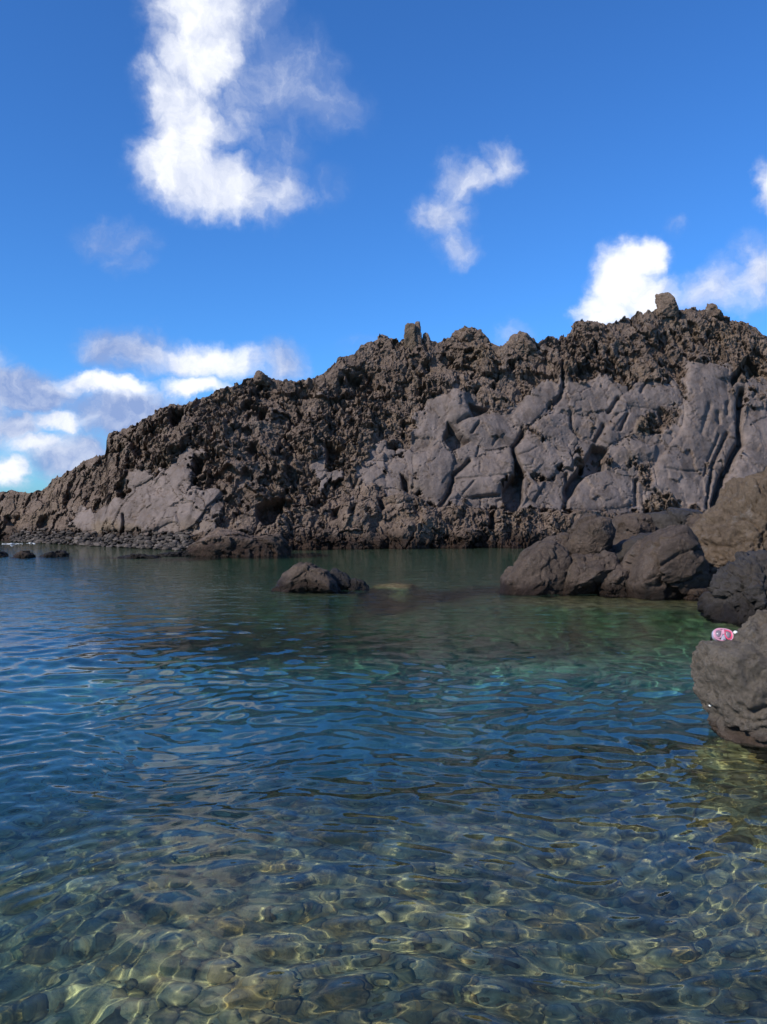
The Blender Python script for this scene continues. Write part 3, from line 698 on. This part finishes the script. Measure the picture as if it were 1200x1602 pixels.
rock('boulder', [(975, 952), (974, 905), (984, 870), (1004, 845), (1038, 828), (1064, 822), (1082, 838), (1096, 868), (1101, 900), (1096, 930), (1088, 952)], 17.7, 1.0, M_BOULDER, 'biggest rounded brown boulder, standing in the middle of the group', 'boulder', GB, seed=30, nth=200, nph=110, amp=.03, cracks=[([(1015, 880), (1040, 864), (1075, 854), (1082, 850)], .09, 2.2), ([(1015, 922), (1060, 914), (1085, 900)], .1, 3)], up=.2, caustic=True)
rock('boulder', [(1060, 952), (1072, 925), (1092, 916), (1108, 922), (1112, 952)], 17.2, .35, M_BOULDER, 'little reddish brown stone at the waterline right of the biggest boulder', 'boulder', GB, seed=31, amp=.08)
rock('rock_outcrop', [(1086, 965), (1096, 925), (1097, 895), (1089, 868), (1090, 842), (1104, 822), (1130, 800), (1148, 788), (1152, 760), (1165, 748), (1190, 746), (1215, 750), (1290, 780), (1340, 850), (1340, 965)], 19.2, 1.9, M_TAN, 'tall tan outcrop rising at the right edge of the picture beside the boulders', 'rock outcrop', seed=32, nth=320, nph=180, amp=.06, freq=2.6, facets=18, chunk=.9, boxy=.5, cracks=[([(1098, 880), (1120, 874), (1150, 878), (1200, 872)], .12, 2.2), ([(1120, 842), (1120, 874)], .08, 1.8), ([(1190, 775), (1182, 810), (1175, 850)], .30, 4), ([(1165, 760), (1162, 790), (1168, 815)], .22, 3), ([(1130, 805), (1136, 830), (1128, 850)], .18, 3), ([(1093, 850), (1104, 846), (1112, 830)], .10, 3), ([(1148, 790), (1160, 830), (1150, 875)], .07, 2)], center=(1190, 870))
rock('wet_rock', [(1090, 985), (1098, 962), (1108, 935), (1124, 905), (1150, 888), (1185, 876), (1215, 868), (1280, 872), (1320, 920), (1310, 1010), (1200, 1020)], 14.2, 1.0, M_DARK, 'dark wet rock sloping into the water behind the rock with the mask', 'rock', seed=33, nth=240, nph=140, amp=.08, up=.5, freq=2.0, boxy=.8, facets=16)
rock('light_gap_stone', [(1110, 936), (1112, 926), (1117, 919), (1121, 922), (1118, 932), (1115, 938)], 15.9, .05, M_TAN, 'small pale stone added for the light gap at the waterline between outcrop and wet rock', 'stone', seed=34, nth=30, nph=18)  # stone added in place of a light gap between the rocks

# pool rock and its neighbours
rock('pool_rock', [(422, 930), (432, 908), (444, 896), (462, 885), (480, 881), (500, 886), (514, 891), (522, 902), (530, 912), (536, 930)], 18.7, .75, M_BOULDER, 'grey brown rock standing alone in the middle of the pool', 'rock', seed=41, nth=220, nph=130, amp=.06, boxy=.85, facets=14, up=.35, cracks=[([(470, 905), (478, 920)], .05, 2), ([(500, 900), (510, 915)], .06, 3)])
rock('wet_rock', [(504, 930), (508, 902), (520, 888), (532, 890), (545, 900), (552, 912), (552, 930)], 19.1, .4, M_DARK, 'dark wet rock leaning on the right side of the lone pool rock', 'rock', seed=42, amp=.09)
rock('wet_rock', [(536, 932), (545, 910), (556, 903), (570, 908), (578, 918), (580, 932)], 19.0, .3, M_DARK, 'small dark rock at the far right end of the lone pool rock', 'rock', seed=43, nth=90, nph=50, amp=.1)
rock('cliff_foot_rock', [(286, 890), (292, 868), (303, 852), (325, 838), (345, 828), (372, 833), (402, 838), (438, 834), (452, 845), (456, 862), (450, 890)], 32.5, 1.6, M_CLIFF, 'broad flat brown rock at the foot of the cliff, left of the still water', 'rock', seed=44, nth=240, nph=120, amp=.05, freq=2.2, up=.5, cracks=[([(330, 850), (360, 842)], .2, 3)])
for k, (pts, Dd, lab) in enumerate([
    ([(16, 884), (21, 872), (28, 864), (40, 861), (52, 867), (54, 884)], 30.6, 'small rounded brown rock awash near the left edge'),
    ([(58, 882), (64, 869), (76, 864), (96, 862), (107, 867), (108, 882)], 31.2, 'low dark rock awash just right of the small rounded one'),
    ([(-60, 884), (-40, 868), (-15, 862), (4, 864), (12, 872), (14, 884)], 31.0, 'dark rock awash cut by the left edge of the picture'),
    ([(164, 892), (180, 872), (196, 867), (216, 870), (238, 868), (252, 874), (256, 892)], 30.4, 'black wet reef rock awash between the left rocks and the brown foot rock'),
    ([(232, 888), (246, 870), (270, 863), (296, 861), (308, 868), (310, 888)], 31.6, 'flat dark rock awash touching the brown foot rock')]):
    rock('awash_rock', pts, Dd, .45, M_DARK if k else M_BOULDER, lab, 'rock', GL, seed=50 + k, nth=100, nph=56, amp=.10, freq=1.6)

# ------------------------------------------------------------------ foreground rock with the mask
front = rock('foreground_rock', [(1086, 1020), (1089, 1009), (1100, 1004), (1125, 1003), (1150, 1000), (1163, 984), (1180, 972), (1205, 964), (1300, 935), (1420, 930), (1520, 980), (1560, 1120), (1500, 1330), (1320, 1330), (1190, 1260), (1148, 1195), (1122, 1150), (1108, 1118), (1100, 1085), (1092, 1055)], 7.1, .75, M_FRONT,
     'big grey brown rock at the right edge with a pink mask on top', 'rock', seed=61, nth=460, nph=260, amp=.040, fine=1.8, plates=.12, chunk=.22, freq=2.6, center=(1290, 1110), boxy=.5, facets=5, back=.30, caustic=True,
     cracks=[([(1215, 1045), (1190, 1058), (1165, 1069), (1145, 1073), (1132, 1084), (1126, 1090)], .11, 3.0), ([(1184, 1070), (1176, 1084), (1165, 1100), (1155, 1104)], .05, 2.6), ([(1146, 1090), (1142, 1101), (1134, 1102)], .035, 2), ([(1120, 1128), (1135, 1136), (1150, 1136), (1160, 1128)], .10, 4),
             ([(1160, 1130), (1185, 1124), (1202, 1110)], .05, 3), ([(1150, 1050), (1150, 1066), (1145, 1074)], .035, 2), ([(1196, 1096), (1184, 1106), (1178, 1124)], .04, 2.4), ([(1120, 1130), (1132, 1118), (1138, 1112)], .04, 3), ([(1168, 995), (1185, 990)], .02, 2)])

def plain(name, col, rough=.4, trans=0.0, spec=.5, alpha=1.0):
    m, t, bs = new_mat(name)
    geo = node(t, 'ShaderNodeNewGeometry'); n = noise_tex(t, geo.outputs['Position'], 60, 4)
    put(t, bs.inputs['Base Color'], mixc(t, X(t, n.outputs['Fac']).lin(.3, .7), tuple(c * .85 for c in col), tuple(min(1, c * 1.1) for c in col)))
    bs.inputs['Roughness'].default_value = rough; bs.inputs['Transmission Weight'].default_value = trans; bs.inputs['Specular IOR Level'].default_value = spec
    return m
def tube_loop(pts, rad, n=8, closed=True):
    pts = [Vector(p) for p in pts]; N = len(pts); vs = []; fs = []
    for i in range(N):
        a = pts[(i + 1) % N] if closed or i < N - 1 else pts[i]; b = pts[i - 1] if closed or i > 0 else pts[i]
        tg = (a - b).normalized(); ref = Vector((0, 1, 0)) if abs(tg.y) < .9 else Vector((1, 0, 0))
        s1 = tg.cross(ref).normalized(); s2 = tg.cross(s1)
        rx, ry = rad if isinstance(rad, tuple) else (rad, rad)
        for k in range(n):
            q = 2 * math.pi * k / n; vs.append(pts[i] + s1 * math.cos(q) * rx + s2 * math.sin(q) * ry)
    for i in range(N if closed else N - 1):
        for k in range(n):
            j = (i + 1) % N; fs.append((i * n + k, i * n + (k + 1) % n, j * n + (k + 1) % n, j * n + k))
    return np.array([tuple(v) for v in vs]), np.array(fs)
def solid_poly(pts, y0, y1):
    """flat shape in x, z with depth from y0 to y1, as a fan-capped prism"""
    n = len(pts); cx = sum(p[0] for p in pts) / n; cz = sum(p[1] for p in pts) / n
    vs = [(x, y0, z) for x, z in pts] + [(x, y1, z) for x, z in pts] + [(cx, y0 - .004, cz), (cx, y1, cz)]
    fs = []
    for i in range(n):
        j = (i + 1) % n
        fs += [(i, j, n + j), (i, n + j, n + i), (2 * n, j, i), (2 * n + 1, n + i, n + j)]
    return np.array(vs), np.array(fs)

def build_mask():
    from mathutils.bvhtree import BVHTree
    dg = bpy.context.evaluated_depsgraph_get()
    bv = BVHTree.FromPolygons([v.co for v in front.data.vertices], [p.vertices[:] for p in front.data.polygons])
    x0 = None; best = None
    for y in np.linspace(6.2, 7.6, 30):                                   # the crest of the rock where the mask lies
        x = (1128 - CX) / F * y; h = bv.ray_cast(Vector((x, y, 5)), Vector((0, 0, -1)))
        if h[0] is None: continue
        vpx = HY + (CAM_H - h[0].z) / y * F
        if best is None or vpx < best[0]: best = (vpx, h[0].copy())
    p = best[1]
    root = bpy.data.objects.new('snorkel_mask', None); COL.objects.link(root)
    root.location = (p.x, p.y - .05, p.z - .004); root.rotation_euler = (math.radians(-24), math.radians(5), math.radians(-8))
    root.scale = (.92, .92, .92)
    tag(root, 'pink and clear diving mask left on top of the right hand rock', 'diving mask')
    pink = plain('pink_plastic', (.80, .07, .17), .3); skirt = plain('clear_silicone', (.58, .52, .62), .25, .4); glass = plain('mask_lens', (.34, .27, .32), .06, .35, .9)
    black = plain('black_strap', (.02, .02, .022), .5); white = plain('white_buckle', (.82, .82, .80), .35); pale = plain('pale_pink_plastic', (.60, .29, .38), .35)
    W, H = .098, .068
    def ring(sx, sz, y, n=40, notch=.0):
        out_ = []
        for i in range(n):
            a = 2 * math.pi * i / n; c, s_ = math.cos(a), math.sin(a)
            x = math.copysign(abs(c) ** .75, c) * sx; z = math.copysign(abs(s_) ** .8, s_) * sz
            if s_ < 0: z += notch * math.exp(-(x / .022) ** 2)
            out_.append((x, y, z + H))
        return out_
    rings = [ring(W * .93, H * .9, -.006), ring(W * 1.0, H * .98, .012), ring(W * 1.02, H * 1.0, .032), ring(W * .95, H * .92, .05), ring(W * .86, H * .84, .058), ring(W * .82, H * .8, .045), ring(W * .84, H * .82, .012)]
    n = 40; vs = np.array([q for r_ in rings for q in r_]); fs = np.array([(a * n + i, a * n + (i + 1) % n, (a + 1) * n + (i + 1) % n, (a + 1) * n + i) for a in range(len(rings) - 1) for i in range(n)])
    link_mesh('skirt', vs, fs, skirt, root)
    v_, f_ = tube_loop(ring(W * .90, H * .86, -.010), (.008, .010)); link_mesh('frame', v_, f_, pale, root)
    v_, f_ = tube_loop([(0, -.014, H * 1.75), (0, -.016, H * 1.4), (0, -.02, H * 1.05)], (.010, .006), closed=False); link_mesh('bridge', v_, f_, pale, root)
    lens = [(.012, H * 1.62), (.045, H * 1.66), (.072, H * 1.5), (.080, H * 1.1), (.070, H * .62), (.045, H * .42), (.028, H * .6), (.014, H * 1.0)]
    for s_ in (1, -1):
        pts = [(x * s_, z) for x, z in lens]
        if s_ < 0: pts = pts[::-1]
        v_, f_ = solid_poly(pts, -.012, -.007); o = link_mesh('lens', v_, f_, glass, root, smooth=False)
        v_, f_ = tube_loop([(x, -.012, z) for x, z in pts], .0065); link_mesh('lens_rim', v_, f_, pink if s_ > 0 else pale, o)
    nose = [(-.026, -.012, H * .18), (0, -.040, H * .22), (.026, -.012, H * .18), (.020, -.014, H * .65), (0, -.036, H * .75), (-.020, -.014, H * .65), (0, -.018, H * 1.1)]
    link_mesh('nose_pocket', np.array(nose), np.array([(0, 1, 4), (0, 4, 5), (1, 2, 3), (1, 3, 4), (5, 4, 6), (4, 3, 6)]), skirt, root)
    st = [(W * .98, .03, H * 1.1), (W * 1.25, .03, H * .9), (W * 1.45, .04, H * .35), (W * 1.7, .05, .018), (W * 2.1, .055, .012), (W * 2.35, .075, .014), (W * 2.1, .10, .014), (W * 1.3, .12, .014), (0, .13, .012), (-W * .9, .10, .03), (-W * .99, .035, H * .9)]
    v_, f_ = tube_loop(st, (.004, .013), closed=False); link_mesh('strap', v_, f_, black, root)
    b = bmesh.new(); bmesh.ops.create_icosphere(b, subdivisions=2, radius=.022)
    for q in b.verts: q.co = Vector((q.co.x * 1.0, q.co.y * .7, q.co.z * .85)) + Vector((W * 1.22, .010, H * 1.62))
    me = bpy.data.meshes.new('buckle'); b.to_mesh(me); b.free(); me.materials.append(white); me.shade_smooth()
    o = bpy.data.objects.new('buckle', me); COL.objects.link(o); o.parent = root
build_mask()

# limpet shell on the front face
def limpet():
    from mathutils.bvhtree import BVHTree
    bv = BVHTree.FromPolygons([v.co for v in front.data.vertices], [p.vertices[:] for p in front.data.polygons])
    d = Vector(((1111 - CX) / F, 1, -(1104 - HY) / F)).normalized()
    h = bv.ray_cast(Vector((0, 0, CAM_H)), d)
    if h[0] is None: return
    n = 14; vs = [(math.cos(i * 2 * math.pi / n) * .014, math.sin(i * 2 * math.pi / n) * .011, 0) for i in range(n)] + [(math.cos(i * 2 * math.pi / n) * .008, math.sin(i * 2 * math.pi / n) * .006, .008) for i in range(n)] + [(0, 0, .012)]
    fs = [(i, (i + 1) % n, n + (i + 1) % n) for i in range(n)] + [(i, n + (i + 1) % n, n + i) for i in range(n)] + [(n + i, n + (i + 1) % n, 2 * n) for i in range(n)]
    o = link_mesh('limpet_shell', np.array(vs), np.array(fs), plain('shell_white', (.8, .76, .7), .5)); o.location = h[0]
    o.rotation_euler = h[1].to_track_quat('Z', 'Y').to_euler(); tag(o, 'tiny white shell on the left face of the right hand rock', 'shell')
limpet()

# ------------------------------------------------------------------ loose stones
_b = bmesh.new(); bmesh.ops.create_icosphere(_b, subdivisions=2, radius=1); ICO_V = np.array([v.co[:] for v in _b.verts], np.float32); ICO_F = np.array([[v.index for v in f.verts] for f in _b.faces], np.int32); _b.free()
def pebbles(name, pos, rad, mat, seed, flat=.45, rough=.32):
    rg = np.random.default_rng(seed); N = len(pos)
    base = np.repeat(ICO_V[None], N, 0) * rg.uniform(.7, 1.25, (N, 1, 3))
    base[:, :, 2] *= flat
    w = base.reshape(-1, 3) * 1.1 + np.repeat(rg.random((N, 3)) * 90, len(ICO_V), 0)
    base *= (1 + rough * fbm(w, 2).reshape(N, -1, 1))
    a = rg.uniform(0, 6.28, N); c, s_ = np.cos(a)[:, None], np.sin(a)[:, None]
    x = base[:, :, 0] * c - base[:, :, 1] * s_; y = base[:, :, 0] * s_ + base[:, :, 1] * c
    vv = np.stack([x, y, base[:, :, 2]], -1) * rad[:, None, None] + pos[:, None, :]
    ff = (ICO_F[None] + (np.arange(N) * len(ICO_V))[:, None, None]).reshape(-1, 3)
    return link_mesh(name, vv.reshape(-1, 3), ff, mat)
def stone_mat(name, cols, bump=.02, scale=9, spec=0.0):
    m, t, bs = new_mat(name)
    geo = node(t, 'ShaderNodeNewGeometry'); ri = X(t, geo.outputs['Random Per Island'])
    rp = node(t, 'ShaderNodeValToRGB'); put(t, rp.inputs[0], ri)
    el = rp.color_ramp.elements
    while len(el) < len(cols): el.new(.5)
    for i, c in enumerate(cols): el[i].position = i / (len(cols) - 1); el[i].color = (*c, 1)
    n = noise_tex(t, geo.outputs['Position'], scale, 7, .65); n2 = noise_tex(t, geo.outputs['Position'], scale * .35, 4)
    f = X(t, n.outputs['Fac']).lin(.3, .7, .55, 1.5)
    mm = node(t, 'ShaderNodeVectorMath', operation='SCALE'); t.links.new(rp.outputs[0], mm.inputs[0]); put(t, mm.inputs['Scale'], f)
    put(t, bs.inputs['Base Color'], mm.outputs[0]); bs.inputs['Roughness'].default_value = .9; bs.inputs['Specular IOR Level'].default_value = spec
    bm = node(t, 'ShaderNodeBump'); bm.inputs['Distance'].default_value = bump; put(t, bm.inputs['Height'], n.outputs['Fac']); t.links.new(bm.outputs[0], bs.inputs['Normal'])
    return m
rg = np.random.default_rng(77)
N = 3600
yy = 2.2 + 6.4 * rg.random(N) ** .9; xx = (rg.random(N) - .5) * (1.15 * yy + 1.0)
zz = seabed_z(xx, yy); rad = .02 + .07 * rg.random(N) ** 3.0
keep = zz > -2.3
xx, yy, zz, rad = xx[keep], yy[keep], zz[keep], rad[keep]
cob = pebbles('submerged_cobbles', np.stack([xx, yy, zz - rad * .02], -1).astype(np.float32), rad, stone_mat('submerged_stone', [(.19, .135, .07), (.36, .27, .13), (.22, .155, .08), (.46, .345, .17), (.22, .19, .085), (.40, .245, .09), (.24, .165, .085), (.30, .25, .11)]), 3)
tag(cob, 'dark cobbles lying on the shallow pool floor', kind='stuff'); cob.cycles.is_caustics_receiver = True
# dark shingle at the foot of the left part of the cliff
N = 1500
uu = 20 + 285 * rg.random(N); vb = lerp_poly(uu, BASE)
Dd = CAM_H * F / (vb - HY) - 1.3 + 2.0 * rg.random(N)
pos = np.stack([(uu - CX) / F * Dd, Dd, .02 + .30 * (Dd - (CAM_H * F / (vb - HY) - 1.3)) * rg.uniform(.6, 1.2, N)], -1).astype(np.float32)
sh = pebbles('beach_shingle', pos, .035 + .17 * rg.random(N) ** 4, stone_mat('shingle', [(.03, .026, .024), (.075, .060, .050), (.045, .038, .034), (.13, .105, .09), (.05, .042, .036)], spec=.3), 8, flat=.5, rough=.9)
tag(sh, 'dark wet shingle along the waterline below the left slabs', kind='stuff')
# a line of surf where the swell meets the left end of the cliff
N = 46
uu = rg.uniform(2, 58, N); vv = np.interp(uu, [-120, 0, 20, 60, 85], [848, 850.5, 850.5, 849, 847]) + rg.normal(size=N) * .35
Dd = CAM_H * F / (vv - HY); pos = np.stack([(uu - CX) / F * Dd, Dd, -.005 + .015 * rg.random(N)], -1).astype(np.float32)
keep = fbm(np.stack([uu * .05, vv * .4, vv * 0], -1), 2) > -.08
fm, t, bs = new_mat('foam'); bs.inputs['Base Color'].default_value = (.8, .82, .84, 1); bs.inputs['Roughness'].default_value = .8
fo = pebbles('foam', pos[keep], (.03 + .10 * rg.random(N) ** 3)[keep], fm, 9, flat=.14, rough=.6); tag(fo, 'thin line of white surf at the far left shore', kind='stuff')
